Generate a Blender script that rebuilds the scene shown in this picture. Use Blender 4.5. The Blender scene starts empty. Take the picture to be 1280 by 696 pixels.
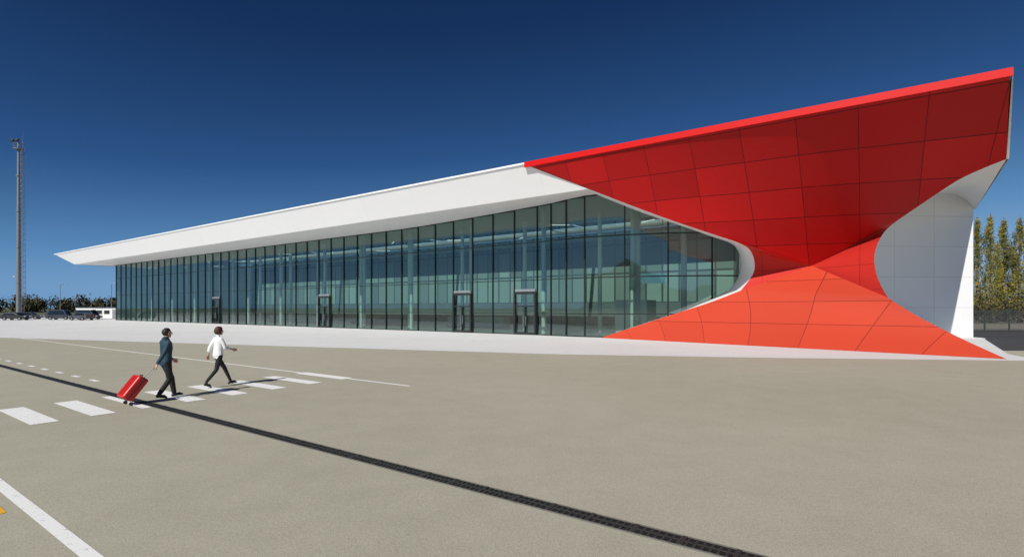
import bpy, bmesh, math, random
import numpy as np
from mathutils import Vector, Matrix
random.seed(7); rng=np.random.default_rng(5)
scene=bpy.context.scene
col=scene.collection
F=640.0; HC=2.3; HY=385.0
U=Vector((.8209,-.5711,0)); V=Vector((-.5711,-.8209,0))
def uvz(u,v,z=0): return Vector((u*U.x+v*V.x, u*U.y+v*V.y, z))
def W(px,py,d): return Vector(((px-640)/F*d, d, HC+(HY-py)/F*d))
# ------------------------------------------------------------ materials
def newmat(name):
    m=bpy.data.materials.new(name); m.use_nodes=True
    nt=m.node_tree; return m,nt,nt.nodes['Principled BSDF']
def N(nt,t,**k):
    n=nt.nodes.new(t)
    for a,b in k.items(): setattr(n,a,b)
    return n
def simple(name,colr,rough=.5,metal=0,spec=.5,var=0.0,scale=8,bump=0,emit=0):
    m,nt,b=newmat(name)
    b.inputs['Roughness'].default_value=rough; b.inputs['Metallic'].default_value=metal
    b.inputs['Specular IOR Level'].default_value=spec
    b.inputs['Base Color'].default_value=(*colr,1)
    if var>0 or bump>0:
        tc=N(nt,'ShaderNodeTexCoord'); no=N(nt,'ShaderNodeTexNoise')
        no.inputs['Scale'].default_value=scale; no.inputs['Detail'].default_value=6
        nt.links.new(tc.outputs['Object'],no.inputs['Vector'])
        if var>0:
            mx=N(nt,'ShaderNodeMix',data_type='RGBA')
            mx.inputs['A'].default_value=(*[c*(1-var) for c in colr],1)
            mx.inputs['B'].default_value=(*[min(1,c*(1+var)) for c in colr],1)
            nt.links.new(no.outputs['Fac'],mx.inputs['Factor'])
            nt.links.new(mx.outputs['Result'],b.inputs['Base Color'])
        if bump>0:
            bp=N(nt,'ShaderNodeBump'); bp.inputs['Strength'].default_value=bump; bp.inputs['Distance'].default_value=.02
            nt.links.new(no.outputs['Fac'],bp.inputs['Height']); nt.links.new(bp.outputs['Normal'],b.inputs['Normal'])
    if emit>0:
        b.inputs['Emission Color'].default_value=(*colr,1); b.inputs['Emission Strength'].default_value=emit
    return m
def panelmat(name,colr,px,py,ox,oy,w=.035,rough=.35,seam=.35,var=.06,spec=.5):
    m,nt,b=newmat(name); L=nt.links
    uv=N(nt,'ShaderNodeUVMap'); sx=N(nt,'ShaderNodeSeparateXYZ'); L.new(uv.outputs['UV'],sx.inputs[0])
    def M(op,a,c=None):
        n=N(nt,'ShaderNodeMath',operation=op)
        for i,q in enumerate([a,c]):
            if q is None: continue
            if isinstance(q,(int,float)): n.inputs[i].default_value=q
            else: L.new(q,n.inputs[i])
        return n.outputs[0]
    masks=[];fl=[]
    for o,p,off in ((sx.outputs['X'],px,ox),(sx.outputs['Y'],py,oy)):
        q=M('DIVIDE',M('SUBTRACT',o,off),p)
        fl.append(M('FLOOR',q))
        fr=M('ABSOLUTE',M('SUBTRACT',M('FRACT',q),.5))
        masks.append(M('GREATER_THAN',fr,.5-w/(2*p)))
    mask=M('MAXIMUM',masks[0],masks[1])
    cb=N(nt,'ShaderNodeCombineXYZ'); L.new(fl[0],cb.inputs[0]); L.new(fl[1],cb.inputs[1])
    wn=N(nt,'ShaderNodeTexWhiteNoise'); L.new(cb.outputs[0],wn.inputs['Vector'])
    mx=N(nt,'ShaderNodeMix',data_type='RGBA')
    mx.inputs['A'].default_value=(*[c*(1-var) for c in colr],1); mx.inputs['B'].default_value=(*[min(1,c*(1+var)) for c in colr],1)
    L.new(wn.outputs['Value'],mx.inputs['Factor'])
    m2=N(nt,'ShaderNodeMix',data_type='RGBA'); L.new(mask,m2.inputs['Factor']); L.new(mx.outputs['Result'],m2.inputs['A'])
    m2.inputs['B'].default_value=(*[c*seam for c in colr],1)
    L.new(m2.outputs['Result'],b.inputs['Base Color'])
    tc=N(nt,'ShaderNodeTexCoord'); no=N(nt,'ShaderNodeTexNoise'); no.inputs['Scale'].default_value=.7; no.inputs['Detail'].default_value=3
    L.new(tc.outputs['Object'],no.inputs['Vector'])
    mr=N(nt,'ShaderNodeMapRange'); mr.inputs['To Min'].default_value=rough-.08; mr.inputs['To Max'].default_value=rough+.1
    L.new(no.outputs['Fac'],mr.inputs['Value']); L.new(mr.outputs[0],b.inputs['Roughness'])
    b.inputs['Specular IOR Level'].default_value=spec
    h=M('ADD',M('MULTIPLY',mask,-1.0),M('MULTIPLY',no.outputs['Fac'],.25))
    bp=N(nt,'ShaderNodeBump'); bp.inputs['Strength'].default_value=.3; bp.inputs['Distance'].default_value=.015
    L.new(h,bp.inputs['Height']); L.new(bp.outputs['Normal'],b.inputs['Normal'])
    return m
def groundmat(name,c1,c2,fine=90,rough=.85,con=.7):
    m,nt,b=newmat(name); L=nt.links
    tc=N(nt,'ShaderNodeTexCoord')
    def no(s,d=4):
        n=N(nt,'ShaderNodeTexNoise'); n.inputs['Scale'].default_value=s; n.inputs['Detail'].default_value=d
        L.new(tc.outputs['Object'],n.inputs['Vector']); return n.outputs['Fac']
    big=no(.12,5); mid=no(1.3,6); fi=no(fine,2)
    rp=N(nt,'ShaderNodeValToRGB'); rp.color_ramp.elements[0].position=.3; rp.color_ramp.elements[1].position=.7
    rp.color_ramp.elements[0].color=(*c1,1); rp.color_ramp.elements[1].color=(*c2,1)
    ad=N(nt,'ShaderNodeMath',operation='MULTIPLY_ADD'); ad.inputs[1].default_value=.4; L.new(mid,ad.inputs[0])
    a2=N(nt,'ShaderNodeMath',operation='MULTIPLY'); a2.inputs[1].default_value=.6; L.new(big,a2.inputs[0]); L.new(a2.outputs[0],ad.inputs[2])
    L.new(ad.outputs[0],rp.inputs['Fac'])
    r2=N(nt,'ShaderNodeValToRGB'); r2.color_ramp.elements[0].position=.36; r2.color_ramp.elements[1].position=.6
    r2.color_ramp.elements[0].color=(con,con,con,1); r2.color_ramp.elements[1].color=(1.08,1.08,1.08,1); L.new(fi,r2.inputs['Fac'])
    mx=N(nt,'ShaderNodeMix',data_type='RGBA',blend_type='MULTIPLY'); mx.inputs['Factor'].default_value=1
    L.new(rp.outputs[0],mx.inputs['A']); L.new(r2.outputs[0],mx.inputs['B'])
    L.new(mx.outputs['Result'],b.inputs['Base Color'])
    bp=N(nt,'ShaderNodeBump'); bp.inputs['Strength'].default_value=.2; bp.inputs['Distance'].default_value=.01
    L.new(fi,bp.inputs['Height']); L.new(bp.outputs['Normal'],b.inputs['Normal'])
    b.inputs['Roughness'].default_value=rough; b.inputs['Specular IOR Level'].default_value=.3
    return m
def glassmat(name,tint,refl=.12,ior=1.7):
    m=bpy.data.materials.new(name); m.use_nodes=True; nt=m.node_tree; nt.nodes.clear(); L=nt.links
    out=N(nt,'ShaderNodeOutputMaterial'); tr=N(nt,'ShaderNodeBsdfTransparent'); tr.inputs[0].default_value=(*tint,1)
    gl=N(nt,'ShaderNodeBsdfGlossy'); gl.inputs['Roughness'].default_value=.02; gl.inputs['Color'].default_value=(.85,.97,.97,1)
    fr=N(nt,'ShaderNodeFresnel'); fr.inputs[0].default_value=ior
    ad=N(nt,'ShaderNodeMath',operation='ADD'); ad.inputs[1].default_value=refl; ad.use_clamp=True; L.new(fr.outputs[0],ad.inputs[0])
    ge=N(nt,'ShaderNodeTexCoord'); no=N(nt,'ShaderNodeTexNoise'); no.inputs['Scale'].default_value=.35; L.new(ge.outputs['Object'],no.inputs['Vector'])
    bp=N(nt,'ShaderNodeBump'); bp.inputs['Strength'].default_value=.05; bp.inputs['Distance'].default_value=.05; L.new(no.outputs['Fac'],bp.inputs['Height']); L.new(bp.outputs[0],gl.inputs['Normal'])
    mx=N(nt,'ShaderNodeMixShader'); L.new(ad.outputs[0],mx.inputs[0]); L.new(tr.outputs[0],mx.inputs[1]); L.new(gl.outputs[0],mx.inputs[2])
    L.new(mx.outputs[0],out.inputs[0]); return m
M_white=panelmat('white_panels',(.86,.86,.86),6.3,4.0,0,9.3,w=.025,rough=.45,seam=.88,var=.008)
M_wallw=panelmat('white_wall_panels',(.92,.92,.92),3.3,2.35,.0,.0,w=.03,rough=.45,seam=.72,var=.015)
M_plainw=simple('white_paint',(.88,.88,.87),.45,var=.02)
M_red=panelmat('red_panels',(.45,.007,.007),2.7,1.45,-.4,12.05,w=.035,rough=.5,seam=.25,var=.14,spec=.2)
M_redcap=simple('red_cap',(.62,.007,.006),.45,var=.04,spec=.2)
M_foot=panelmat('sunlit_red_panels',(.50,.052,.024),2.8,1.35,0,0,w=.035,rough=.6,seam=.42,var=.07,spec=.2)  # same red cladding, sunlight on the base put into an oranger colour
M_band=panelmat('lit_band_panels',(.50,.026,.018),2.7,1.45,-.4,12.05,w=.03,rough=.55,seam=.5,var=.05,spec=.22)  # mid tone of the same red, light on the bands put into the colour
M_glass=glassmat('curtain_glass',(.56,.74,.68),.09,1.55)
M_sky=glassmat('added_skylight_glass',(.92,.95,.93),.0,1.2)  # clear panes for the added roof openings
M_frame=simple('dark_aluminium',(.02,.03,.03),.35,metal=.4)
M_door=simple('door_frame_dark',(.02,.02,.022),.4)
M_int=simple('interior_plaster',(.72,.76,.73),.7,var=.05)
M_intd=simple('interior_grey_panel',(.10,.13,.13),.6,var=.25,scale=.4)
M_floor=simple('interior_floor',(.30,.33,.32),.25,var=.1,scale=1)
M_lamp=simple('lamp_tube',(1,.97,.9),.5,emit=1.0)
M_grey=simple('galvanised_steel',(.30,.32,.34),.5,metal=.5,var=.1)
M_fence=simple('dark_fence_steel',(.07,.08,.08),.6,metal=.3,var=.2)
M_dark=simple('dark_metal',(.025,.025,.028),.5)
M_cast=simple('cast_iron',(.055,.052,.048),.5,metal=.3,var=.5,scale=30)
M_edge=simple('channel_edge_steel',(.16,.155,.14),.6,var=.3,scale=12)
M_black=simple('channel_black',(.004,.004,.004),.9)
def paint(name,c,wear):
    m,nt,b=newmat(name); L=nt.links
    tc=N(nt,'ShaderNodeTexCoord'); no=N(nt,'ShaderNodeTexNoise'); no.inputs['Scale'].default_value=14; no.inputs['Detail'].default_value=9; no.inputs['Roughness'].default_value=.7
    L.new(tc.outputs['Object'],no.inputs['Vector'])
    rp=N(nt,'ShaderNodeValToRGB'); rp.color_ramp.elements[0].position=wear; rp.color_ramp.elements[1].position=wear+.1
    rp.color_ramp.elements[0].color=(.42,.41,.36,1); rp.color_ramp.elements[1].color=(*c,1)
    L.new(no.outputs['Fac'],rp.inputs['Fac']); L.new(rp.outputs[0],b.inputs['Base Color']); b.inputs['Roughness'].default_value=.7
    return m
M_paint=paint('white_road_paint',(.85,.85,.83),.33)
M_yellow=paint('yellow_road_paint',(.80,.42,.02),.3)
M_ground=groundmat('asphalt_apron',(.375,.355,.275),(.46,.435,.345),con=.76)
M_shadeas=groundmat('shade_painted_asphalt',(.045,.047,.05),(.07,.07,.07),fine=40)  # building shade put into a dark asphalt colour
M_pave=groundmat('pale_concrete',(.60,.60,.60),(.69,.69,.69),fine=30,con=.92)
M_far=groundmat('dry_grass',(.08,.10,.05),(.15,.15,.08),fine=6)
# ------------------------------------------------------------ mesh helpers
def mk(name,verts,faces,mat,parent=None,uvs=None,smooth=False,mats=None,mi=None):
    me=bpy.data.meshes.new(name); me.from_pydata([tuple(v) for v in verts],[],faces)
    for q in (mats or [mat]): me.materials.append(q)
    if mi is not None: me.polygons.foreach_set('material_index',mi)
    if uvs is not None:
        l=me.uv_layers.new(name='UVMap')
        for lp in me.loops: l.data[lp.index].uv=uvs[lp.vertex_index]
    if smooth: me.polygons.foreach_set('use_smooth',[True]*len(me.polygons))
    me.update(); o=bpy.data.objects.new(name,me); col.objects.link(o)
    if parent: setp(o,parent)
    return o
def setp(o,p):
    o.parent=p; o.matrix_parent_inverse=Matrix.Translation(p.location).inverted() if p.parent is None else Matrix.Identity(4)
    return o
def empty(name,loc=(0,0,0),label=None,cat=None,group=None):
    e=bpy.data.objects.new(name,None); e.location=loc; e.empty_display_size=.3; col.objects.link(e)
    if label: e['label']=label
    if cat: e['category']=cat
    if group: e['group']=group
    return e
class MB:
    def __init__(s): s.v=[];s.f=[];s.m=[]
    def box(s,c,sz,ax=None,mi=0):
        c=Vector(c); ax=ax or (Vector((1,0,0)),Vector((0,1,0)),Vector((0,0,1)))
        n=len(s.v)
        for k in (-1,1):
            for j in (-1,1):
                for i in (-1,1):
                    s.v.append(c+ax[0]*(i*sz[0]/2)+ax[1]*(j*sz[1]/2)+ax[2]*(k*sz[2]/2))
        for q in ((0,2,3,1),(4,5,7,6),(0,1,5,4),(2,6,7,3),(0,4,6,2),(1,3,7,5)): s.f.append([n+a for a in q]); s.m.append(mi)
    def quad(s,a,b,c,d,mi=0):
        n=len(s.v); s.v+= [a,b,c,d]; s.f.append([n,n+1,n+2,n+3]); s.m.append(mi)
    def tube(s,p0,p1,r0,r1=None,seg=10,mi=0,cap=True):
        r1=r0 if r1 is None else r1; p0=Vector(p0);p1=Vector(p1)
        d=(p1-p0).normalized(); a=d.orthogonal().normalized(); b=d.cross(a); n=len(s.v)
        for p,r in ((p0,r0),(p1,r1)):
            for i in range(seg):
                t=2*math.pi*i/seg; s.v.append(p+a*(math.cos(t)*r)+b*(math.sin(t)*r))
        for i in range(seg):
            j=(i+1)%seg; s.f.append([n+i,n+j,n+seg+j,n+seg+i]); s.m.append(mi)
        if cap: s.f.append([n+i for i in range(seg)][::-1]); s.f.append([n+seg+i for i in range(seg)]); s.m+=[mi,mi]
    def prism(s,prof,y0,y1,mi=0):
        n=len(s.v);k=len(prof)
        for y in (y0,y1):
            for x,z in prof: s.v.append(Vector((x,y,z)))
        for i in range(k):
            j=(i+1)%k; s.f.append([n+i,n+j,n+k+j,n+k+i]); s.m.append(mi)
        s.f.append([n+i for i in range(k)][::-1]); s.f.append([n+k+i for i in range(k)]); s.m+=[mi,mi]
    def obj(s,name,mats,parent=None,smooth=False):
        if not isinstance(mats,(list,tuple)): mats=[mats]
        o=mk(name,s.v,s.f,None,parent,mats=mats,mi=s.m,smooth=smooth); return o
def bevel(o,w=.02,seg=2):
    md=o.modifiers.new('bevel','BEVEL'); md.width=w; md.segments=seg; md.limit_method='ANGLE'; return o
def interp(pts,n):
    P=[Vector(p) for p in pts]; L=[0]
    for i in range(1,len(P)): L.append(L[-1]+(P[i]-P[i-1]).length)
    out=[]
    for k in range(n):
        t=L[-1]*k/(n-1); i=1
        while i<len(P)-1 and L[i]<t: i+=1
        f=(t-L[i-1])/max(1e-9,L[i]-L[i-1])
        p0=P[max(0,i-2)];p1=P[i-1];p2=P[i];p3=P[min(len(P)-1,i+1)]
        q=.5*((2*p1)+(-p0+p2)*f+(2*p0-5*p1+4*p2-p3)*f*f+(-p0+3*p1-3*p2+p3)*f**3)
        out.append(q)
    return out
def line(a,b,n): return [a.lerp(b,i/(n-1)) for i in range(n)]
def loft(name,A,B,mat,parent,uvf,rows=8,smooth=True):
    v=[];uv=[];f=[];n=len(A)
    for r in range(rows+1):
        t=r/rows
        for i in range(n):
            p=A[i].lerp(B[i],t); v.append(p); uv.append(uvf(p,i,t))
    for r in range(rows):
        for i in range(n-1): f.append([r*n+i,r*n+i+1,(r+1)*n+i+1,(r+1)*n+i])
    return mk(name,v,f,mat,parent,uv,smooth)
def to_u(p): return p.x*U.x+p.y*U.y
def to_v(p): return p.x*V.x+p.y*V.y
UVuz=lambda p,i=0,t=0:(to_u(p),p.z)
# ------------------------------------------------------------ ground
def sheet(name,pts,z,mat,kind='structure',label=None,cat=None):
    o=mk(name,[Vector((p[0],p[1],z)) for p in pts],[list(range(len(pts)))],mat)
    o['kind']=kind
    if label: o['label']=label
    if cat: o['category']=cat
    return o
S=6000
sheet('ground',[(-S,-S),(S,-S),(S,S),(-S,S)],0,M_far,label='flat dry grass plain around the airfield',cat='ground')
sheet('apron',[(-260,-160),(200,-160),(200,150),(-260,150)],.004,M_ground,label='sunlit grey beige asphalt apron before the terminal',cat='asphalt')
sheet('pavement',[(-140,75),(-39.8,39.8),(-14.7,31.2),(2.4,25.4),(12,23.6),(21.9,22.4),(23.2,22.5),(24.8,25.6),(36.4,39.6),(37,60),(-60,125),(-140,125)],.009,M_pave,label='pale smooth concrete forecourt along the glass front',cat='pavement')
sheet('painted_shade',[(25.3,27.6),(60,27.6),(140,40),(140,54),(36.45,54),(36.45,39.4)],.0075,M_shadeas,label='asphalt painted dark as building shade beside the white end wall',cat='painted shade')  # dark sheet painted in place of the building's cast shade
def strip(name,u0,u1,v0,v1,z,mat,label,cat='road marking'):
    a=[uvz(u0,v0),uvz(u1,v0),uvz(u1,v1),uvz(u0,v1)]
    return sheet(name,[(p.x,p.y) for p in a],z,mat,label=label,cat=cat)
for k in range(8):
    v0=[-2.85,-3.83,-4.79,-5.74,-6.85,-8.0,-9.2,-10.4][k]
    off=-.06*k
    strip('crosswalk_stripe',-16.1+off,-13.5+off,v0,v0-.44,.010,M_paint,'worn white painted crosswalk stripe on asphalt')['group']='crosswalk stripes'
strip('edge_line',-95,-11.1,-10.6,-10.72,.0085,M_paint,'long thin white painted line on asphalt')
strip('lane_line',-40,2,-1.6,-1.73,.0085,M_paint,'solid white painted lane line on asphalt')
strip('yellow_line',-12,-7.95,-1.40,-1.48,.0085,M_yellow,'short yellow painted line on asphalt')
for k in range(11):
    u0=-38+k*1.75
    strip('lane_dash',u0,u0+.65,-5.70,-5.84,.0085,M_paint,'small white painted dash on asphalt')['group']='dashes along the drain'
# drain
A3=(U,V,Vector((0,0,1)))
dr=empty('drainage_channel',uvz(-20,-5.1),'black cast iron slotted drain channel set in asphalt','drain')
b=MB(); b.box(uvz(-24,-5.1,.008),(76,.21,.006),A3); b.obj('channel',M_black,dr)
b=MB()
for s in (-.115,.115): b.box(uvz(-24,-5.1+s,.009),(76,.02,.014),A3)
b.obj('channel_frame',M_edge,dr)
b=MB()
u=-55.
while u<8:
    near=u>-22
    st=.075 if near else .15
    w=.026 if near else .05
    for s in (-.05,.05): b.box(uvz(u,-5.1+s,.0145),(w,.085,.007),A3)
    u+=st
b.box(uvz(-24,-5.1,.0155),(76,.016,.009),A3)
u=-55
while u<8: b.box(uvz(u,-5.1,.0165),(.045,.205,.008),A3); u+=.5
b.obj('grating',M_cast,dr)
# ------------------------------------------------------------ terminal
T=empty('terminal_building',uvz(-40,-45),'long airport terminal, white cantilevered roof, glass front, red end','airport terminal')
EZ=12.5
R0=uvz(-19.8,-30,EZ); R1=uvz(5.04,-30,EZ)
def grid(name,c00,c10,c01,c11,nx,ny,mat,uvf):
    v=[];f=[];uv=[]
    for j in range(ny+1):
        for i in range(nx+1):
            s=i/nx;t=j/ny; p=c00.lerp(c10,s).lerp(c01.lerp(c11,s),t); v.append(p); uv.append(uvf(p))
    for j in range(ny):
        for i in range(nx): a=j*(nx+1)+i; f.append([a,a+1,a+nx+2,a+nx+1])
    return mk(name,v,f,mat,T,uv)
zr=EZ-.02; S0,S1=-49.0,-58.5; SL=[(-114,-84.2),(-83.8,-54.2),(-53.8,-30.2),(-29.8,-4)]  # roof openings added to let sun onto the interior back wall
v=[];f=[]
def rq(a,b_,c,d):
    n=len(v); v.extend([a,b_,c,d]); f.append([n,n+1,n+2,n+3])
rq(uvz(-126.2,-30,zr),uvz(5.04,-30,zr),uvz(6.7,S0,zr),uvz(-126.2,S0,zr))
rq(uvz(-126.2,S1,zr),uvz(6.9,S1,zr),uvz(6.9,-63,zr),uvz(-126.2,-63,zr))
prev=-126.2
for a,b_ in SL: rq(uvz(prev,S0,zr),uvz(a,S0,zr),uvz(a,S1,zr),uvz(prev,S1,zr)); prev=b_
rq(uvz(prev,S0,zr),uvz(6.8,S0,zr),uvz(6.9,S1,zr),uvz(prev,S1,zr))
mk('roof',v,f,M_plainw,T)
for a,b_ in SL:
    g=MB(); g.quad(uvz(a,S0,zr+.05),uvz(b_,S0,zr+.05),uvz(b_,S1,zr+.05),uvz(a,S1,zr+.05)); g.obj('added_skylight',M_sky,T)  # panes over the openings added to brighten the interior
b=MB(); b.box(uvz((-126.2-19.8)/2,-30.0,EZ-.06),(106.4,.06,.12),A3); b.obj('white_roof_edge',M_plainw,T)
b=MB(); b.box(uvz((-19.8+5.04)/2,-29.99,EZ-.17),(24.84,.1,.36),A3); b.obj('red_roof_edge',M_redcap,T)
FB=(-31.3,10.33)
E0=uvz(-15.5,*FB)
grid('white_fascia',uvz(-126.2,-30,EZ-.03),uvz(-19.8,-30,EZ-.03),uvz(-119.7,*FB),E0,40,4,M_white,UVuz)
grid('roof_end',uvz(-126.2,-30,EZ-.03),uvz(-126.2,-63,EZ-.03),uvz(-119.7,*FB),uvz(-119.7,-63,10.33),4,2,M_white,lambda p:(to_v(p),p.z))
def ztop(u): return 10.45 if u<-40 else 10.45+.75*((u+40)/21.4)**1.4
NB=41
edges=list(np.linspace(-117.5,-23.1,NB))
GP=[uvz(float(e),-37) for e in edges]; GZ=[ztop(float(e)) for e in edges]
def gnd(px,Y): return Vector(((px-640)/F*Y,Y,0))
GC=[(689,42.6),(708,41.6),(731,40.6),(781,39.2),(835,38.3),(890,37.9),(922,38.0)]
for px,Y in GC:
    GP.append(gnd(px,Y)); GZ.append(11.2)
GZ[-7]=11.0; GZ[-6]=11.1
def Yat(px): return float(np.interp(px,[q[0] for q in GC],[q[1] for q in GC]))
nsof=NB+3
v=[];f=[];uv=[]
fr_pts=[uvz(-119.7,*FB)]; bk_pts=[uvz(-119.7,-37.05,10.4)]
for i in range(nsof):
    u_=to_u(GP[i])
    fu=u_ if u_<-30 else -30+(u_+30)*((14.5)/(to_u(GP[nsof-1])+30))
    fr_pts.append(uvz(min(fu,-15.5),*FB)); bk_pts.append(Vector((GP[i].x,GP[i].y,GZ[i])))
fr_pts.append(E0); bk_pts.append(W(745,243,Yat(745)))
for a,c in zip(fr_pts,bk_pts):
    for p in (a,c): v.append(p); uv.append((to_u(p),to_v(p)))
for i in range(len(fr_pts)-1): f.append([2*i,2*i+2,2*i+3,2*i+1])
n=len(v)
for p in (uvz(-119.7,-37.05,10.4),uvz(-117.5,-37.05,10.4),uvz(-117.5,-63,10.4),uvz(-119.7,-63,10.33)): v.append(p); uv.append((to_u(p),to_v(p)))
f.append([n,n+1,n+2,n+3])
mk('soffit',v,f,M_white,T,uv,True)
def kd(px,py,k):
    a=(px-640)/F; bb=(HY-py)/F
    return (30+k*10.2)/(.5711*a+.8209+k*bb)
def onred(px,py,k): return W(px,py,kd(px,py,k))
node=onred(1015,332,1.05)
lowA=[E0,onred(800,261,.62),onred(850,279,.66),onred(898,295,.74)]
R2=onred(1258,199,1.8)
lowB=[onred(1130,270,1.40),onred(1170,243,1.55),onred(1200,224,1.65),onred(1228,211,1.73),R2]
def edgept(u_): return uvz(u_,-30.03,EZ-.33)
lA=interp(lowA,24)[:-1]+line(lowA[3],node,17)
lB=line(node,lowB[0],17)[:-1]+interp(lowB,24)
tA=line(edgept(-19.8),edgept(-3.1),40); tB=line(edgept(-3.1),edgept(4.95),40)
tA[0]=R0.lerp(E0,.15)
loft('red_cladding',tA+tB[1:],lA+lB[1:],M_red,T,UVuz,rows=20)
off=U*.10
b=MB(); b.quad(R1+Vector((0,0,.02)),R1+off*.4,R2+off,R2-off*.05)
b.quad(R1+off*.4,uvz(6.9,-53,EZ-.02),W(1219,262,40),R2+off)
b.obj('white_end_trim',M_plainw,T)
LM=interp([lowA[3],W(922,303,kd(922,303,.8)),W(937,312,34.2),W(943,327,34.5),W(941,343,34.6),W(926,363,34.5)],24)
LF=interp([LM[-1],W(890,377,35.5),W(850,390,36.6),W(800,406,38.0),Vector((6.84,39.6,0.0))],24)
CM=interp([lowB[0],W(1108,287,kd(1108,287,1.36)),W(1096,307,29.4),W(1093,327,28.9),W(1098,350,28.4),W(1110,372,27.9)],24)
def cone(name,rim,apex,mat,rows=10):
    v=[];uv=[];f=[];n=len(rim)
    for r in range(rows):
        t=r/rows
        for p in rim: q=p.lerp(apex,t); v.append(q); uv.append(UVuz(q))
    v.append(apex); uv.append(UVuz(apex)); a=len(v)-1
    for r in range(rows-1):
        for i in range(n-1): f.append([r*n+i,r*n+i+1,(r+1)*n+i+1,(r+1)*n+i])
    for i in range(n-1): f.append([(rows-1)*n+i,(rows-1)*n+i+1,a])
    return mk(name,v,f,mat,T,uv,True)
cone('red_band_inner',LM,node,M_band)
cone('red_band_outer',CM,node,M_band)
Bb=Vector((22.25,23.0,0)); Ab=LF[-1]
rf=[CM[-1],W(1145,394,26.8),W(1200,422,25.0),Bb]
Lc=line(node,LM[-1],12)[:-1]+LF
Rc=line(node,CM[-1],12)[:-1]+interp(rf,24)
bd=(Bb-Ab).normalized()
def footuv(p,i=0,t=0): return ((p-Ab).dot(bd)+(13.5-(p-Ab).dot(bd))*.10*p.z,p.z)
v=[];uv=[];f=[];C=28
for i in range(len(Lc)):
    for j in range(C):
        s=j/(C-1); p=Lc[i].lerp(Rc[i],s); p.z=max(p.z,0.0)
        v.append(p); uv.append(footuv(p))
for i in range(len(Lc)-1):
    for j in range(C-1): f.append([i*C+j,i*C+j+1,(i+1)*C+j+1,(i+1)*C+j])
mk('red_base',v,f,M_foot,T,uv,True)
front=interp(lowA,18)[:-1]+LM[:-1]+LF
bk=[(745,243),(800,265),(850,282),(896,298)]
bk2=[(896,298),(915,305),(924,317),(926,333),(922,348),(912,362)]
bk3=[(912,362),(880,378),(845,392),(800,408),(752,422)]
toW=lambda L:[W(a,c,Yat(a)+.02) for a,c in L]
back=interp(toW(bk),18)[:-1]+interp(toW(bk2),24)[:-1]+interp(toW(bk3),24)
loft('arch_reveal',front,back,M_plainw,T,UVuz,rows=6)
front=interp(lowB,20)[::-1][:-1]+CM[:-1]+interp(rf,20)
n=len(front)
bkR=[W(1219,262,40),W(1195,244,40),W(1160,244,40),W(1125,262,40),W(1090,310,40),W(1070,360,40),W(1060,400,40),Vector((27.5,40,0)),Vector((26,40,0))]
bkR=interp(bkR,n)
for p in bkR: p.z=max(0,p.z)
loft('side_reveal',front,bkR,M_plainw,T,UVuz,rows=6)
grid('end_wall',Vector((16.9,38.1,0)),Vector((35.95,39.9,0)),Vector((16.9,38.1,12.0)),Vector((35.95,39.9,12.0)),4,4,M_wallw,lambda p:(p.x-35.95,p.z))
e2=uvz(7,-63,0)
grid('side_wall',Vector((35.95,39.9,0)),e2,Vector((35.95,39.9,12.4)),e2+Vector((0,0,12.4)),4,4,M_wallw,lambda p:(p.y,p.z))
grid('far_end_wall',uvz(-117.6,-37.1,0),uvz(-117.6,-63,0),uvz(-117.6,-37.1,12),uvz(-117.6,-63,12),4,4,M_wallw,lambda p:(p.y,p.z))
# windows
rows=[0.05,1.85,4.7,7.9]
doors={16,27,36,39}
def bay(p0,p1,z0t,z1t,isdoor,rowsz,heavy=1.0):
    d=(p1-p0).normalized(); nrm=Vector((d.y,-d.x,0))
    if nrm.dot(Vector((0,-1,0)))<0: nrm=-nrm
    ax=(d,nrm,Vector((0,0,1))); L=(p1-p0).length; mid=(p0+p1)/2
    g=MB(); zs=[z for z in rowsz if z<min(z0t,z1t)-.3]
    if isdoor: zs=[z for z in zs if z!=rowsz[1]]; 
    for i,z in enumerate(zs):
        if i+1<len(zs): za=zb=zs[i+1]
        else: za,zb=z0t,z1t
        tw=nrm*random.uniform(-.008,.008)
        g.quad(p0+Vector((0,0,z))+tw,p1+Vector((0,0,z))-tw,p1+Vector((0,0,zb))-tw,p0+Vector((0,0,za))+tw)
    w=g.obj('window',M_glass,T)
    fr=MB()
    mw=.065*heavy
    fr.box(p0+Vector((0,0,z0t/2))+nrm*.03,(mw,.15,z0t),ax)
    for z in zs: fr.box(mid+Vector((0,0,z))+nrm*.025,(L-mw-.005,.12,.06*heavy),ax)
    fr.box(mid+Vector((0,0,(z0t+z1t)/2-.03))+nrm*.02,(L-mw-.005,.11,.12),ax)
    fo=fr.obj('frame',M_frame); fo.parent=w; 
    if isdoor:
        dm=MB()
        for s in (-1,1): dm.box(mid+d*(s*(L/2-.12))+nrm*.12+Vector((0,0,1.85)),(.15,.26,3.7),ax)
        dm.box(mid+nrm*.12+Vector((0,0,3.6)),(L-.40,.26,.2),ax)
        dm.box(mid+nrm*.12+Vector((0,0,2.45)),(L-.40,.2,.12),ax)
        dm.box(mid+nrm*.12+Vector((0,0,.12)),(L-.40,.2,.2),ax)
        dm.box(mid+nrm*.12+Vector((0,0,1.3)),(.1,.18,2.2),ax)
        do=dm.obj('door',M_door,T)
        h=MB()
        for s in (-1,1): h.tube(mid+d*(s*.14)+nrm*.25+Vector((0,0,.8)),mid+d*(s*.14)+nrm*.25+Vector((0,0,1.6)),.02)
        ho=h.obj('handle',M_grey); ho.parent=do
        sg=MB(); sg.box(mid+nrm*.1+Vector((0,0,3.83)),(L-.3,.12,.2),ax); sg.obj('door_canopy',M_grey,T)
for i in range(len(GP)-1):
    bay(GP[i],GP[i+1],GZ[i],GZ[i+1],i in doors,rows,1.5 if i>=NB+1 else 1.0)
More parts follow.
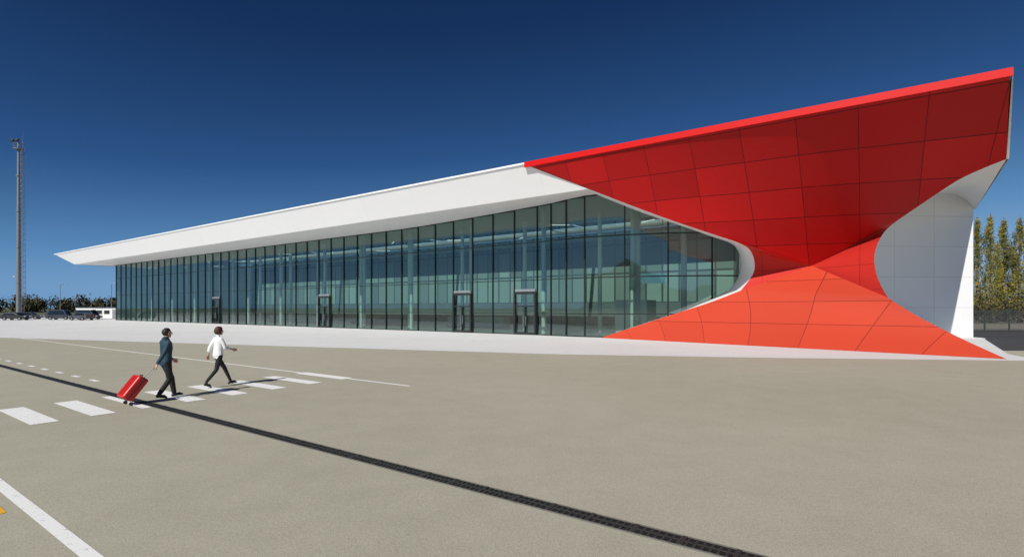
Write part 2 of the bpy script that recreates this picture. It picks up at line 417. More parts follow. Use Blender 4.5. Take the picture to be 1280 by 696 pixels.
# interior
iv=[uvz(-117.4,-37.2,.03)]+[p+Vector((0,.2,.03)) for p in GP[NB-1:]]+[Vector((35.8,40.3,.03)),uvz(6.8,-62.9,.03),uvz(-117.4,-62.9,.03)]
mk('interior_floor',iv,[list(range(len(iv)))],M_floor,T)
zc=11.28
v=[uvz(-117.4,-37.2,zc),uvz(-18.6,-37.2,zc),uvz(-18.6,S0,zc),uvz(-117.4,S0,zc)]; f=[[0,1,2,3]]
rq(uvz(-18.6,-37.4,zc),Vector((16.9,38.3,zc)),uvz(5,S0,zc),uvz(-18.6,S0,zc))
rq(uvz(-117.4,S1,zc),uvz(6.8,S1,zc),uvz(6.8,-62.9,zc),uvz(-117.4,-62.9,zc))
prev=-117.4
for a,b_ in SL: rq(uvz(prev,S0,zc),uvz(a,S0,zc),uvz(a,S1,zc),uvz(prev,S1,zc)); prev=b_  # ceiling left open below the added roof openings
rq(uvz(prev,S0,zc),uvz(6.7,S0,zc),uvz(6.8,S1,zc),uvz(prev,S1,zc))
mk('interior_ceiling',v,f,M_int,T)
grid('back_wall_base',uvz(-117.4,-62.85,0),uvz(7,-62.85,0),uvz(-117.4,-62.85,3.0),uvz(7,-62.85,3.0),2,2,M_intd,UVuz)
M_bw=panelmat('green_grey_wall_lining',(.17,.245,.225),2.1,3.8,0,3.0,w=.25,rough=.6,seam=.25,var=.4)
grid('back_wall',uvz(-117.4,-62.9,3.0),uvz(7,-62.9,3.0),uvz(-117.4,-62.9,12.4),uvz(7,-62.9,12.4),2,2,M_bw,UVuz)
for k in range(26):
    u_=-113+k*4.2+(.8 if k%2 else 0); 
    if u_>-14: continue
    p=uvz(u_,-39.5 if k%2 else -44)
    g=MB(); g.tube(p,p+Vector((0,0,11.2)),.20,.20,16); g.obj('column',M_plainw,T,smooth=False)
for (x,y) in ((10.3,42),(14.6,43.5),(19.5,44)):
    g=MB(); g.tube((x,y,0),(x,y,11.2),.24,.24,16); g.obj('column',M_plainw,T)
def ibox(name,u_,v_,sx,sy,sz,mat,z0=.03):
    g=MB(); g.box(uvz(u_,v_,sz/2+z0),(sx,sy,sz),A3); bevel(g.obj(name,mat,T),.03)
ibox('counter',-17.5,-45,3.0,2.5,3.0,M_plainw)
ibox('counter',-40,-50,9,1.2,1.2,M_int)
ibox('counter',-58,-50,12,1.2,1.2,M_intd)
ibox('counter',-80,-50,12,1.2,1.2,M_int)
ibox('counter',-100,-50,12,1.2,1.2,M_intd)
M_screen=simple('information_screen',(.25,.5,.62),.3,emit=.35)
g=MB(); g.box((12.6,46.5,5.0),(2.6,.15,.9)); g.obj('screen',M_screen,T)
g=MB()
for s in (-1.1,1.1): g.tube((12.6+s,46.5,5.45),(12.6+s,46.5,11.2),.03,.03,6)
g.obj('screen_hanger',M_grey,T)
for k in range(15):
    u_=-112+k*7.4; v_=-41-(k%3)*2.5
    g=MB(); a=.6 if k%2 else -.6
    p=uvz(u_,v_,9.9); d=(U*math.cos(a)+V*math.sin(a))
    g.box(p,(1.8,.06,.05),(d,Vector((-d.y,d.x,0)),Vector((0,0,1))))
    g.obj('ceiling_lamp',M_lamp,T)
# ------------------------------------------------------------ mast
mast=empty('light_mast',(0,0,0),'tall tapered grey floodlight mast with caged ladder','light mast')
M_mast=simple('mast_steel',(.20,.215,.23),.55,metal=.4,var=.15)
g=MB()
hs=[0,6,12,18,24,29.5]; rs=[.34,.31,.28,.25,.21,.17]
for i in range(5): g.tube((0,0,hs[i]),(0,0,hs[i+1]),rs[i],rs[i+1],14)
for h in hs[1:5]: g.tube((0,0,h-.1),(0,0,h+.1),.35,.35,14)
g.box((0,0,.1),(1.6,1.6,.2)); g.obj('pole',M_mast,mast)
g=MB()
for s in (-.22,.22): g.tube((.72,s,0.2),(.55,s,28.5),.03,.03,6)
z=.5
while z<28.3: g.tube((.72-.17*z/28.5,-.22,z),(.72-.17*z/28.5,.22,z),.018,.018,5); z+=.35
z=2.5
while z<28.3:
    x=.72-.17*z/28.5
    P=[Vector((x,-.22,z)),Vector((x+.25,-.3,z)),Vector((x+.42,0,z)),Vector((x+.25,.3,z)),Vector((x,.22,z))]
    for a,c in zip(P,P[1:]): g.tube(a,c,.02,.02,5)
    g.tube((.15,0,z),(x,0,z),.03,.03,5); z+=.9
for q in ((.25,-.3),(.42,0),(.25,.3)): g.tube((.71+q[0],q[1],2.5),(.55+q[0],q[1],28.2),.016,.016,5)
g.obj('ladder',M_mast,mast)
g=MB(); g.tube((0,0,28.4),(0,0,28.5),.7,.7,16)
for k in range(10):
    t=k/10*2*math.pi; c=Vector((math.cos(t)*.7,math.sin(t)*.7,0))
    g.tube(c+Vector((0,0,28.5)),c+Vector((0,0,29.3)),.02,.02,5)
    t2=(k+1)/10*2*math.pi; c2=Vector((math.cos(t2)*.7,math.sin(t2)*.7,0)); g.tube(c+Vector((0,0,29.3)),c2+Vector((0,0,29.3)),.02,.02,5)
g.box((0,0,29.5),(1.6,.1,.1)); g.tube((.7,0,29.5),(.75,0,31.2),.03,.02,6); g.obj('platform',M_mast,mast)
for k,(x,y) in enumerate([(-.75,-.3),(.1,-.4)]):
    g=MB(); a=math.radians(35); ax=(Vector((1,0,0)),Vector((0,math.cos(a),-math.sin(a))),Vector((0,math.sin(a),math.cos(a))))
    g.box((x,y,29.85),(.5,.28,.42),ax); g.tube((x,y,29.85),(x,0,29.55),.04,.04,6); bevel(g.obj('floodlight',M_dark,mast),.05)
mast.location=(-106.0,110,0); mast.scale=(1.28,1.28,1.28)
def street_lamp(loc,h,rot,label):
    e=empty('street_lamp',(0,0,0),label,'street lamp'); e['group']='distant lamps by the forecourt'
    g=MB(); g.tube((0,0,0),(0,0,h),.11,.06,10); g.tube((0,0,h),(1.3,0,h+.35),.05,.04,8); g.tube((0,0,0),(0,0,.5),.17,.15,10); g.obj('post',M_grey,e)
    g=MB(); g.box((1.6,0,h+.38),(.75,.28,.13)); bevel(g.obj('lamp_head',M_plainw,e),.04)
    e.location=loc; e.rotation_euler[2]=rot
street_lamp((-97,124,0),8.2,.3,'slim grey street lamp with single arm')
street_lamp((-118,122,0),9.5,2.6,'slim grey street lamp with single arm')
street_lamp((-150,170,0),10,1,'slim grey street lamp with single arm')
def booth(loc,rot,L_,label):
    e=empty('site_booth',(0,0,0),label,'portable cabin'); e['group']='white cabins past the terminal'
    g=MB(); g.box((0,0,1.2),(L_,2.4,2.1)); 
    for s in (-1,1):
        for q in (-1,1): g.box((s*(L_/2-.05),q*1.16,1.2),(.16,.16,2.22))
    bevel(g.obj('wall',M_plainw,e),.02)
    g=MB(); g.box((0,0,2.36),(L_+.2,2.6,.14)); g.box((0,0,.1),(L_,2.3,.16)); g.obj('roof',M_grey,e)
    for x in (-L_*.3,L_*.02):
        g=MB(); g.box((x,-1.215,1.45),(1.1,.03,.8)); w=g.obj('window',M_dark,e)
        g=MB(); 
        for s in (-1,1): g.box((x+s*.58,-1.22,1.45),(.07,.06,.94)); g.box((x,-1.22,1.45+s*.44),(1.09,.06,.07))
        f_=g.obj('frame',M_plainw); f_.parent=w
    g=MB(); g.box((L_*.34,-1.215,1.1),(.85,.04,1.85)); g.obj('door',M_grey,e)
    e.location=loc; e.rotation_euler[2]=rot
booth((-85.5,109,0),.1,4.6,'white portable cabin with flat grey roof')
booth((-92,112,0),.05,4.6,'white portable cabin with flat grey roof')
# cars
def carmat(c,n): 
    m=simple(n,c,.25,spec=.6); m.node_tree.nodes['Principled BSDF'].inputs['Coat Weight'].default_value=.6; return m
M_tyre=simple('tyre_rubber',(.015,.015,.015),.8); M_cg=simple('car_glass',(.01,.013,.016),.08,spec=.8); M_rim=simple('wheel_rim',(.4,.4,.42),.3,metal=.8)
M_red_l=simple('tail_light',(.4,.01,.01),.3); M_head=simple('headlight_lens',(.7,.72,.75),.15)
def car(loc,rot,mat,label,van=False):
    e=empty('parked_car',(0,0,0),label,'car'); e['group']='cars parked past the terminal'
    H=1.48 if not van else 1.95
    g=MB()
    low=[(-2.2,.35),(-2.22,.75),(-2.1,.95),(1.0,.98),(1.95,.85),(2.2,.65),(2.2,.32),(1.75,.28),(1.7,.5),(1.55,.66),(1.3,.7),(1.05,.66),(.9,.5),(.85,.28),(-.85,.28),(-.9,.5),(-1.05,.66),(-1.3,.7),(-1.55,.66),(-1.7,.5),(-1.75,.28)]
    g.prism(low,-.86,.86)
    cab=[(-2.08,.94),(-1.7,H-.05),(-1.3,H),(.1,H),(.4,H-.06),(1.1,.97)] if not van else [(-2.15,.94),(-2.1,H-.05),(-1.9,H),(.7,H),(.95,H-.06),(1.55,.93)]
    nb=len(g.v); g.prism(cab,-.86,.86)
    for i in range(nb,len(g.v)):
        if g.v[i].z>1.2: g.v[i].y*=.8
    bevel(g.obj('car_body',mat,e),.05,3)
    for s in (-1,1):
        g=MB(); x0=cab[0][0]+.35; x1=cab[-1][0]-.3
        y0=.872*s; y1=.78*s
        zt=H-.15
        g.quad(Vector((x0,y0,1.0)),Vector((x1,y0,1.0)),Vector((x1-.55,y1*.93,zt)),Vector((x0+.3,y1*.93,zt)))
        for v_ in g.v: v_.y+=.015*s
        g.obj('side_window',M_cg,e)
    for (x,s) in ((1.3,-1),(1.3,1),(-1.3,-1),(-1.3,1)):
        w=MB(); w.tube((x,s*.7,.33),(x,s*.9,.33),.33,.33,18); wo=w.obj('wheel',M_tyre,e)
        w=MB(); w.tube((x,s*.89,.33),(x,s*.91,.33),.2,.18,14); r=w.obj('rim',M_rim); r.parent=wo
    for s in (-1,1):
        w=MB(); w.box((2.13,s*.62,.72),(.16,.34,.15)); w.obj('headlight',M_head,e)
        w=MB(); w.box((-2.16,s*.7,.82),(.14,.2,.22)); w.obj('tail_light',M_red_l,e)
    w=MB(); c0=Vector(((cab[-1][0]+cab[-2][0])/2+.03,0,(cab[-1][1]+cab[-2][1])/2+.03)); dd=Vector((cab[-2][0]-cab[-1][0],0,cab[-2][1]-cab[-1][1])).normalized()
    w.box(c0,(.5,1.3,.02),(dd,Vector((0,1,0)),dd.cross(Vector((0,1,0))))); w.obj('windscreen',M_cg,e)
    e.location=loc; e.rotation_euler[2]=rot
mk_car=[((-95,98,0),.1,(.02,.022,.025),'black hatchback parked on pale concrete',False),
((-89,101,0),.2,(.03,.035,.05),'dark blue van parked near cabins',True),
((-81.5,97,0),2.9,(.05,.052,.06),'dark grey hatchback parked beside the forecourt',False),
((-100,106,0),.4,(.03,.03,.035),'dark hatchback parked near cabins',False),
((-86,104,0),.0,(.03,.03,.03),'black van parked before the cabins',True)]
for i,(l,r,c,lab,vn) in enumerate(mk_car): car(l,r,carmat(c,'car_paint_'+'abcde'[i]),lab,vn)
# ------------------------------------------------------------ trees
def leafmat(name,c1,c2,c3):
    m,nt,b=newmat(name); L=nt.links
    tc=N(nt,'ShaderNodeTexCoord'); no=N(nt,'ShaderNodeTexNoise'); no.inputs['Scale'].default_value=.9; no.inputs['Detail'].default_value=5
    L.new(tc.outputs['Object'],no.inputs['Vector'])
    rp=N(nt,'ShaderNodeValToRGB'); cr=rp.color_ramp; cr.elements[0].position=.35; cr.elements[1].position=.65
    cr.elements[0].color=(*c1,1); cr.elements[1].color=(*c3,1); q=cr.elements.new(.5); q.color=(*c2,1)
    L.new(no.outputs['Fac'],rp.inputs['Fac']); L.new(rp.outputs[0],b.inputs['Base Color']); b.inputs['Roughness'].default_value=.7
    b.inputs['Specular IOR Level'].default_value=.2
    return m
M_pop=leafmat('poplar_leaves',(.07,.09,.02),(.22,.20,.045),(.46,.36,.08))
M_tree=leafmat('mixed_leaves',(.03,.04,.025),(.06,.06,.03),(.14,.10,.05))
M_bark=simple('bark',(.12,.10,.08),.9,var=.3,bump=.5)
def leafmesh(name,centers,sizes,mat,parent=None):
    n=len(centers); c=np.array(centers); s=np.array(sizes)[:,None]
    a=rng.normal(size=(n,3)); a/=np.linalg.norm(a,axis=1)[:,None]
    b_=rng.normal(size=(n,3)); b_-=a*(a*b_).sum(1)[:,None]; b_/=np.linalg.norm(b_,axis=1)[:,None]
    v=np.empty((n*4,3)); v[0::4]=c-a*s; v[1::4]=c+b_*s*.6; v[2::4]=c+a*s; v[3::4]=c-b_*s*.6
    me=bpy.data.meshes.new(name); me.from_pydata(v.tolist(),[],np.arange(n*4).reshape(n,4).tolist()); me.materials.append(mat)
    o=bpy.data.objects.new(name,me); col.objects.link(o)
    if parent: o.parent=parent
    return o
def poplar(h,seed):
    r=np.random.default_rng(seed); e=empty('poplar_tree',(0,0,0)); 
    g=MB(); g.tube((0,0,0),(0,0,h*.5),.28,.16,9); g.tube((0,0,h*.5),(.1,0,h*.93),.16,.03,7)
    C=[];Sz=[]
    for k in range(52):
        t=.10+.88*(k/51); z=h*t; rad=(.15+.95*math.sin(min(1,(1-t)*1.25+.12)*math.pi*.62))*h/17*(1 if t<.85 else (1-t)/.15*.8+.2)
        an=r.uniform(0,6.28); off=rad*r.uniform(.3,1)
        cx,cy=math.cos(an)*off,math.sin(an)*off
        g.tube((0,0,max(.5,z-1.6)),(cx*.9,cy*.9,z),.05,.015,5,cap=False)
        nl=130
        q=r.normal(size=(nl,3))*np.array([.24,.24,.75])*(.55+.45*rad)
        for i in range(nl): C.append((cx+q[i,0],cy+q[i,1],z+q[i,2])); Sz.append(r.uniform(.07,.15))
    g.obj('trunk',M_bark,e)
    leafmesh('crown',C,Sz,M_pop,e); return e
vars_=[poplar(17.5,1),poplar(18.5,2),poplar(17,3)]
def copytree(src,loc,rot,sc):
    e=src.copy(); col.objects.link(e)
    for ch in src.children:
        k=ch.copy(); k.parent=e; col.objects.link(k)
    e.location=loc; e.rotation_euler[2]=rot; e.scale=sc; return e
spots=[(1222,86,.97),(1238,84,.93),(1255,87,1.0),(1274,84,.95),(1291,86,1.02),(1207,88,.9),(1308,88,.95),(1247,100,.8),(1266,102,.84)]
for i,(px,d,s) in enumerate(spots):
    p=Vector(((px-640)/F*d,d,0))
    if i<3: e=vars_[i]; e.location=p; e.scale=(s,s,s)
    else: e=copytree(vars_[i%3],p,i*1.7,(s*random.uniform(.9,1.1),s,s))
    e['label']='slender autumn poplar with yellowing leaves behind fence'; e['category']='tree'; e['group']='poplars behind the fence'
C=[];Sz=[]
def treeblob(x,y,h,w):
    for k in range(8):
        cz=h*random.uniform(.15,.8); a=random.uniform(0,6.28); rr=w*random.uniform(.1,.7)
        q=rng.normal(size=(40,3))*np.array([w*.28,w*.28,h*.16])+np.array([x+math.cos(a)*rr,y+math.sin(a)*rr,cz])
        for p in q: C.append((p[0],p[1],max(.2,p[2]))); Sz.append(random.uniform(.4,.8))
x=-420
while x<330:
    treeblob(x,random.uniform(270,300),random.choice([6,7,7.5,8,9.5])*random.uniform(.9,1.1),random.uniform(3,5)); x+=random.uniform(2.2,3.6)
tl=leafmesh('distant_woodland',C,Sz,M_tree); tl['kind']='stuff'; tl['label']='low autumn woodland belt along the airfield edge'; tl['category']='trees'
C=[];Sz=[]
x=40
while x<130:
    q=rng.normal(size=(120,3))*np.array([.8,.6,.9])+np.array([x,80,1.8])
    for p in q: C.append((p[0],p[1],max(.1,p[2]))); Sz.append(random.uniform(.12,.25))
    x+=.8
hd=leafmesh('hedge',C,Sz,M_tree); hd['kind']='stuff'; hd['label']='dense dark hedge below the poplars'; hd['category']='hedge'
fe=empty('metal_fence',(40,52,0),'dark metal mesh fence beyond the white end wall','fence')
for i in range(14):
    g=MB(); x=38+i*2.5; g.box((x,52,1.1),(.09,.09,2.2)); g.box((x,52,2.23),(.11,.11,.04)); g.obj('post',M_fence,fe)
g=MB()
for i in range(13):
    x=38+i*2.5
    for k in range(1,25): g.box((x+k*.1,52,1.1),(.03,.03,1.9))
    for z in (.16,.75,1.4,2.04): g.box((x+1.25,52,z),(2.4,.045,.06))
g.obj('mesh_panel',M_fence,fe)
v=[];f=[];n=160
for i in range(n):
    t=i/(n-1); x=-5200+10400*t
    h=330+190*math.sin(t*9)+130*math.sin(t*23+1)+80*math.sin(t*51+2)+random.uniform(-25,25)
    y=-4200+900*abs(t-.5)*2
    v+=[Vector((x,y+900,0)),Vector((x,y+300,h*.45)),Vector((x,y,max(90,h))),Vector((x,y-900,0))]
for i in range(n-1):
    for k in range(3): a=4*i+k; f.append([a,a+4,a+5,a+1])
hl=mk('hills',v,f,simple('hazy_hills',(.05,.08,.11),.9,var=.3,scale=.003),smooth=True); hl['kind']='structure'; hl['label']='hazy mountain range beyond the airfield'; hl['category']='hills'
# ------------------------------------------------------------ people
class Body:
    def __init__(s): s.prims=[]; s.segs=[]
    def ring(s,pts,rad,tag,n=14):
        v=[];f=[];m=len(pts)
        P=[Vector(p) for p in pts]
        for i,p in enumerate(P):
            a=P[min(m-1,i+1)]-P[max(0,i-1)]; a.normalize()
            side=Vector((0,1,0)); fw=side.cross(a)
            if fw.length<.05: fw=Vector((1,0,0))
            fw.normalize(); side=a.cross(fw).normalized()
            for k in range(n):
                t=2*math.pi*k/n; v.append(p+fw*(math.cos(t)*rad[i][0])+side*(math.sin(t)*rad[i][1]))
        for i in range(m-1):
            for k in range(n): j=(k+1)%n; f.append([i*n+k,i*n+j,(i+1)*n+j,(i+1)*n+k])
        f.append(list(range(n))[::-1]); f.append([(m-1)*n+k for k in range(n)])
        s.prims.append((v,f))
        for i in range(m-1): s.segs.append((P[i],P[i+1],sum(rad[i])/2,sum(rad[i+1])/2,tag))
    def limb(s,pts,r,tag,n=12):
        s.ring(pts,[(q,q) for q in r],tag,n)
        for p,q in zip(pts,r): s.ball(p,(q*.99,)*3,None)
    def ball(s,c,r,tag,rot=None):
        bm=bmesh.new(); bmesh.ops.create_icosphere(bm,subdivisions=2,radius=1)
        M=Matrix.Translation(Vector(c))@(rot or Matrix.Identity(4))@Matrix.Diagonal((*r,1))
        bm.transform(M); s.prims.append(([q.co.copy() for q in bm.verts],[[w.index for w in q.verts] for q in bm.faces])); bm.free()
        if tag is not None: c=Vector(c); s.segs.append((c,c+Vector((0,0,1e-4)),sum(r)/3,sum(r)/3,tag))
    def hand(s,w,d,nrm,curl,side,tag):
        d=Vector(d).normalized(); nrm=Vector(nrm); nrm=(nrm-d*nrm.dot(d)).normalized(); sd=d.cross(nrm)*side
        w=Vector(w)
        for k,(o,L,c0) in enumerate([(.033,.068,0),(.011,.076,.05),(-.011,.071,.1),(-.032,.056,.18)]):
            kn=w+d*(.088-abs(k-1.2)*.005)+sd*o
            s.limb([w+sd*o*.5,kn],[.017,.0125],tag,8)
            p=kn; ang=0; seg=[.45,.3,.25]; rr=[.0098,.0092,.0085,.0072]; P=[p]
            for q in range(3):
                ang+=curl*(.5+.25*q)+c0*.5
                p=p+(d*math.cos(ang)+nrm*math.sin(ang))*L*seg[q]*1.15; P.append(p)
            s.limb(P,rr,tag,8)
        b0=w+d*.025+sd*.022; t1=b0+(d*.6+sd*.75+nrm*.35).normalized()*.042; t2=t1+(d*.85+sd*.15+nrm*.5).normalized()*.03; t3=t2+(d*.8-sd*.1+nrm*.6).normalized()*.024
        s.limb([b0,t1,t2,t3],[.014,.012,.0105,.0085],tag,8)
    def build(s,name,mats,tags,voxel,parent):
        v=[];f=[]
        for a,b_ in s.prims:
            n=len(v); v+=a; f+=[[q+n for q in w] for w in b_]
        me=bpy.data.meshes.new(name); me.from_pydata([tuple(q) for q in v],[],f)
        o=bpy.data.objects.new(name,me); col.objects.link(o)
        bm=bmesh.new(); bm.from_mesh(me); bmesh.ops.recalc_face_normals(bm,faces=bm.faces); bm.to_mesh(me); bm.free()
        r=o.modifiers.new('r','REMESH'); r.mode='VOXEL'; r.voxel_size=voxel; r.use_smooth_shade=True
        sm=o.modifiers.new('s','SMOOTH'); sm.factor=.5; sm.iterations=2
        dg=bpy.context.evaluated_depsgraph_get(); dg.update()
        nm=bpy.data.meshes.new_from_object(o.evaluated_get(dg)); o.modifiers.clear(); o.data=nm
        nm.materials.clear()
        for t in tags: nm.materials.append(mats[t])
        nf=len(nm.polygons); c=np.empty(nf*3); nm.polygons.foreach_get('center',c); c=c.reshape(-1,3)
        best=np.full(nf,1e9); idx=np.zeros(nf,int)
        for p0,p1,r0,r1,tag in s.segs:
            a=np.array(p0); d=np.array(p1)-a; t=np.clip(((c-a)@d)/max(1e-12,(d@d)),0,1)
            ds=np.linalg.norm(c-(a+t[:,None]*d),axis=1)-(r0+(r1-r0)*t)
            m_=ds<best; best[m_]=ds[m_]; idx[m_]=tags.index(tag)
        nm.polygons.foreach_set('material_index',idx.astype(np.int32)); nm.polygons.foreach_set('use_smooth',[True]*nf); nm.update()
        o.parent=parent; return o
M_skin=simple('skin',(.50,.30,.21),.5); M_jack=simple('teal_jacket',(.010,.042,.068),.75,var=.35,scale=14,bump=.4)
M_trou=simple('black_trousers',(.010,.010,.012),.8,var=.3,scale=15,bump=.3); M_shoe=simple('black_leather',(.008,.008,.008),.3)
M_blouse=simple('white_blouse',(.80,.80,.80),.75,var=.04,scale=12,bump=.6); M_hairm=simple('dark_hair',(.015,.010,.008),.5,bump=.6,scale=60); M_hairw=simple('auburn_hair',(.06,.018,.010),.45,bump=.6,scale=50)
M_eye=simple('eye_dark',(.03,.02,.015),.2)
def head(B,c,wom):
    c=Vector(c)
    B.ball(c+Vector((-.008,0,.02)),(.098,.077,.103),'skin')
    B.ball(c+Vector((.022,0,-.045)),(.068,.058,.075),'skin')
    B.ball(c+Vector((.062,0,-.092)),(.028,.028,.022),'skin')
    B.limb([c+Vector((.088,0,.02)),c+Vector((.112,0,-.022))],[.009,.014],'skin',8)
    B.ball(c+Vector((.088,0,-.055)),(.012,.024,.008),'skin')
    for s in (-1,1): B.ball(c+Vector((.0,s*.079,-.008)),(.018,.009,.031),'skin'); B.ball(c+Vector((.072,s*.032,.028)),(.018,.024,.007),'skin')
    return c
def hair(c,mat,parent,wom):
    bm=bmesh.new(); bmesh.ops.create_icosphere(bm,subdivisions=4,radius=1)
    for v_ in bm.verts:
        p=v_.co
        r=1+(.09 if wom else .04)*math.sin(p.x*13+p.z*9)*math.cos(p.y*15)
        q=1.14 if wom else 1
        v_.co=Vector((p.x*.103*r*q-.018,p.y*.084*r*q,p.z*.108*r*(1.04 if wom else 1)+.026))
        if wom and p.z<0: v_.co=Vector((v_.co.x*1.05-.01,v_.co.y*1.08,v_.co.z*1.15+(-.03*min(1,-p.z*1.5))))
    kill=[v_ for v_ in bm.verts if (v_.co.x>.05 and v_.co.z<.08) or ((not wom) and v_.co.z<-.07) or ((not wom) and v_.co.x>.0 and v_.co.z<.045) ]
    bmesh.ops.delete(bm,geom=kill,context='VERTS')
    me=bpy.data.meshes.new('hair'); bm.to_mesh(me); bm.free(); me.materials.append(mat); me.polygons.foreach_set('use_smooth',[True]*len(me.polygons))
    o=bpy.data.objects.new('hair',me); col.objects.link(o); o.location=c; o.parent=parent
    sd=o.modifiers.new('s','SOLIDIFY'); sd.thickness=.010
def eyes(c,parent):
    for s in (-1,1):
        bm=bmesh.new(); bmesh.ops.create_icosphere(bm,subdivisions=2,radius=.0115); me=bpy.data.meshes.new('eye'); bm.to_mesh(me); bm.free(); me.materials.append(M_eye)
        o=bpy.data.objects.new('eye',me); col.objects.link(o); o.location=Vector(c)+Vector((.080,s*.032,.008)); o.parent=parent
def foot(B,ank,toe,tag,heel=False):
    ank=Vector(ank);toe=Vector(toe); d=(toe-ank)
    back=ank-Vector((d.x,0,d.z*.3)).normalized()*.05; back.z=ank.z-.05
    ball_=ank.lerp(toe,.65); 
    B.limb([ank,back+Vector((.012,0,-.005))],[.043,.036],tag)
    B.limb([back+Vector((.01,0,0)),ball_,toe],[.036,.042,.026],tag)
    if heel: B.limb([back,Vector((back.x,back.y,max(.01,back.z-.06)))],[.02,.011],tag,8)
ang=math.atan2(.8209,.5711)
man=empty('person',(0,0,0),'man in dark teal jacket walking, pulling a red suitcase','person')
B=Body()
B.ring([(-.01,0,.84),(-.01,0,.92),(.0,0,1.02),(.005,0,1.14),(.01,0,1.28),(.0,0,1.40),(-.01,0,1.47),(-.01,0,1.50)],
 [(.125,.165),(.135,.18),(.125,.17),(.12,.165),(.13,.19),(.12,.20),(.085,.14),(.06,.07)],'jacket',20)
B.ring([(0,0,.98),(0,0,.90),(0,0,.82)],[(.11,.15),(.12,.165),(.10,.14)],'trousers',16)
B.limb([(-.005,0,1.47),(.012,0,1.57)],[.058,.054],'skin')
B.limb([(0,.085,.88),(.16,.09,.49),(.22,.09,.12)],[.096,.070,.056],'trousers')
foot(B,(.23,.09,.095),(.42,.10,.045),'shoe')
B.limb([(0,-.085,.88),(.05,-.09,.48),(-.17,-.09,.16)],[.096,.070,.056],'trousers')
foot(B,(-.19,-.09,.14),(-.03,-.10,.035),'shoe')
B.limb([(-.01,-.19,1.42),(-.14,-.25,1.16),(-.28,-.26,.93)],[.064,.052,.040],'jacket')
B.limb([(-.28,-.26,.93),(-.295,-.26,.895)],[.029,.028],'skin')
B.hand((-.295,-.26,.895),(-.35,0,-.93),(-.93,0,.35),1.25,1,'skin')
B.limb([(-.01,.19,1.42),(.06,.25,1.15),(.22,.24,.98)],[.064,.052,.040],'jacket')
B.limb([(.22,.24,.98),(.25,.238,.955)],[.029,.028],'skin')
B.hand((.25,.238,.955),(.75,0,-.6),(0,-1,0),.5,-1,'skin')
hc=head(B,(.03,0,1.655),False)
B.limb([(-.03,0,1.50),(.03,0,1.485)],[.068,.062],'jacket')
B.build('body',dict(jacket=M_jack,trousers=M_trou,skin=M_skin,shoe=M_shoe),['jacket','trousers','skin','shoe'],.0055,man)
hair(hc,M_hairm,man,False); eyes(hc,man)
man.location=(-8.82,13.05,.008); man.rotation_euler[2]=ang
wo=empty('person',(0,0,0),'woman in loose white blouse and black trousers striding','person')
B=Body()
B.ring([(.0,0,.90),(.0,0,.96),(.0,0,1.08),(.01,0,1.20),(.02,0,1.30),(.005,0,1.39),(-.005,0,1.44),(0,0,1.465)],
 [(.135,.175),(.13,.172),(.115,.15),(.115,.15),(.122,.16),(.10,.17),(.07,.12),(.05,.06)],'blouse',20)
B.ring([(0,0,.97),(0,0,.90),(-.01,0,.83)],[(.10,.135),(.118,.165),(.10,.14)],'trousers',16)
B.limb([(0,0,1.44),(.018,0,1.54)],[.048,.044],'skin')
B.limb([(0,.08,.88),(.22,.08,.52),(.385,.08,.15)],[.088,.058,.040],'trousers')
foot(B,(.39,.08,.13),(.56,.08,.07),'shoe',True)
B.limb([(0,-.08,.88),(-.09,-.08,.50),(-.35,-.08,.20)],[.088,.058,.040],'trousers')
foot(B,(-.36,-.08,.17),(-.24,-.08,.03),'shoe')
B.limb([(.0,-.165,1.39),(.05,-.205,1.27),(.09,-.22,1.14),(.19,-.21,1.11)],[.058,.056,.052,.046],'blouse')
B.limb([(.19,-.21,1.11),(.31,-.20,1.08)],[.034,.025],'skin')
B.hand((.31,-.20,1.08),(.95,0,-.1),(0,1,0),.45,-1,'skin')
B.limb([(.0,.165,1.39),(-.06,.205,1.27),(-.13,.22,1.14),(-.15,.225,1.04)],[.058,.056,.052,.046],'blouse')
B.limb([(-.15,.225,1.04),(-.17,.23,.92)],[.034,.025],'skin')
B.hand((-.17,.23,.92),(-.15,0,-1),(0,-1,0),.4,1,'skin')
hc=head(B,(.035,0,1.62),True)
B.build('body',dict(blouse=M_blouse,trousers=M_trou,skin=M_skin,shoe=M_shoe),['blouse','trousers','skin','shoe'],.0055,wo)
hair(hc,M_hairw,wo,True); eyes(hc,wo)
wo.location=(-8.58,14.95,.008); wo.rotation_euler[2]=ang
sc=empty('suitcase',(0,0,0),'red hard shell trolley suitcase tilted on two wheels','suitcase')
M_case=simple('red_suitcase_shell',(.55,.015,.012),.4,var=.08)
p0=Vector((-.92,-.27,.045)); p1=Vector((-.345,-.27,.80)); ax=(p1-p0).normalized(); sy=Vector((0,1,0)); nn=sy.cross(ax).normalized()
if nn.z<0: nn=-nn
X3=(sy,nn,ax)
c=p0+ax*.34+nn*.12
g=MB(); g.box(c,(.42,.25,.60),X3); bevel(g.obj('shell',M_case,sc),.05,4)
g=MB()
for k in range(5): g.box(c+nn*.127+sy*(-.14+.07*k),(.022,.012,.5),X3)
for k in range(5): g.box(c-nn*.127+sy*(-.14+.07*k),(.022,.012,.5),X3)
g.obj('shell_rib',M_case,sc)
g=MB(); g.box(c,(.424,.02,.604),X3); g.obj('zip_band',M_dark,sc)
g=MB(); hb=p1
for s in (-.08,.08): g.tube(c+ax*.29-nn*.07+sy*s,hb+sy*s,.009,.009,8)
g.tube(hb+sy*-.095,hb+sy*.095,.014,.014,10); g.obj('pull_handle',M_grey,sc)
g=MB(); q=c+ax*.31+nn*.03
for s in (-.07,.07): g.tube(q+sy*s-ax*.02,q+sy*s+ax*.03,.01,.01,8)
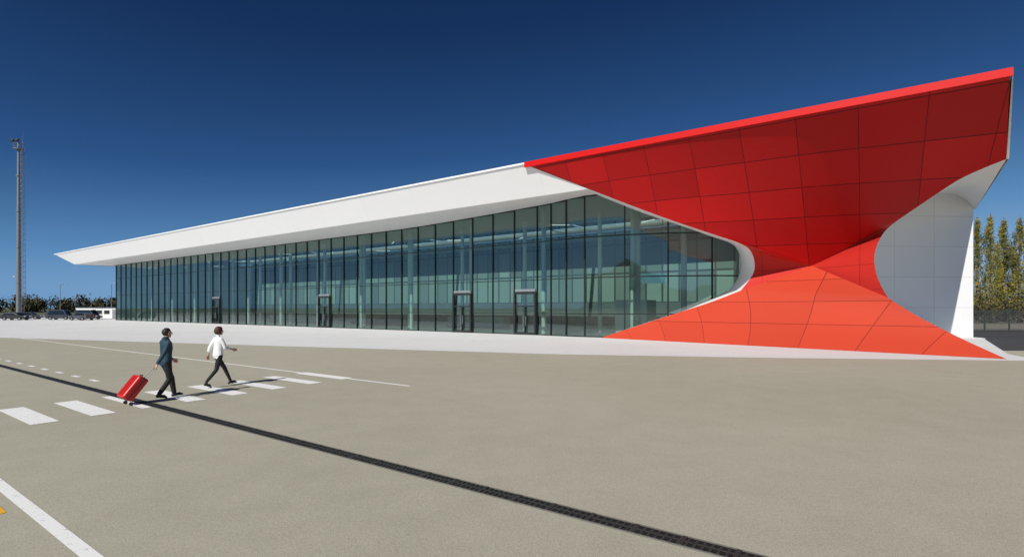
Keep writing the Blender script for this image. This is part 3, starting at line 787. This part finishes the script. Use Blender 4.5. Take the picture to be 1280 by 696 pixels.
g.tube(q+sy*-.07+ax*.03,q+sy*.07+ax*.03,.012,.012,8); g.obj('carry_handle',M_dark,sc)
for s in (-.17,.17):
    g=MB(); w=Vector((p0.x+.02,p0.y+s,.042)); g.tube(w-sy*.02,w+sy*.02,.042,.042,16); g.obj('wheel',M_dark,sc)
sc.location=man.location; sc.rotation_euler[2]=ang
# ------------------------------------------------------------ light, world, camera
el=math.radians(39); az=(U*.07+V*.997).normalized()
Ld=Vector((az.x*math.cos(el),az.y*math.cos(el),math.sin(el)))
sun=bpy.data.lights.new('sun','SUN'); sun.energy=4.6; sun.angle=math.radians(.5); sun.color=(1,.955,.88)
so=bpy.data.objects.new('sun',sun); so.rotation_euler=Ld.to_track_quat('Z','Y').to_euler(); col.objects.link(so)
wd=bpy.data.worlds.new('World'); scene.world=wd; wd.use_nodes=True; nt=wd.node_tree
bg=nt.nodes['Background']; sk=nt.nodes.new('ShaderNodeTexSky'); sk.sky_type='NISHITA'; sk.sun_disc=False
sk.sun_elevation=el; sk.sun_rotation=math.atan2(Ld.x,Ld.y); sk.air_density=1.0; sk.dust_density=.3; sk.ozone_density=3.5; sk.altitude=500
bw_=nt.nodes.new('ShaderNodeRGBToBW'); nt.links.new(sk.outputs[0],bw_.inputs[0])
dv=nt.nodes.new('ShaderNodeMath'); dv.operation='DIVIDE'; dv.inputs[1].default_value=8.0; nt.links.new(bw_.outputs[0],dv.inputs[0])
cr=nt.nodes.new('ShaderNodeValToRGB'); nt.links.new(dv.outputs[0],cr.inputs[0]); R_=cr.color_ramp
R_.elements[0].position=.10; R_.elements[0].color=(.003,.013,.050,1)
R_.elements[1].position=1.0; R_.elements[1].color=(.28,.46,.68,1)
for p_,c_ in ((.2,(.008,.031,.105)),(.35,(.026,.088,.24)),(.6,(.10,.25,.48))):
    e_=R_.elements.new(p_); e_.color=(*c_,1)
scl=nt.nodes.new('ShaderNodeVectorMath'); scl.operation='SCALE'; scl.inputs['Scale'].default_value=10.0
nt.links.new(cr.outputs[0],scl.inputs[0]); nt.links.new(scl.outputs[0],bg.inputs[0]); bg.inputs[1].default_value=.1
cam=bpy.data.cameras.new('Camera'); cam.lens=18; cam.sensor_width=36; cam.clip_end=20000; cam.clip_start=.05
cam.shift_y=(HY-348)/1280
co=bpy.data.objects.new('Camera',cam); co.location=(0,0,HC); co.rotation_euler=(math.pi/2,0,0); col.objects.link(co); scene.camera=co
scene.view_settings.view_transform='Standard'; scene.view_settings.look='None'; scene.view_settings.exposure=0
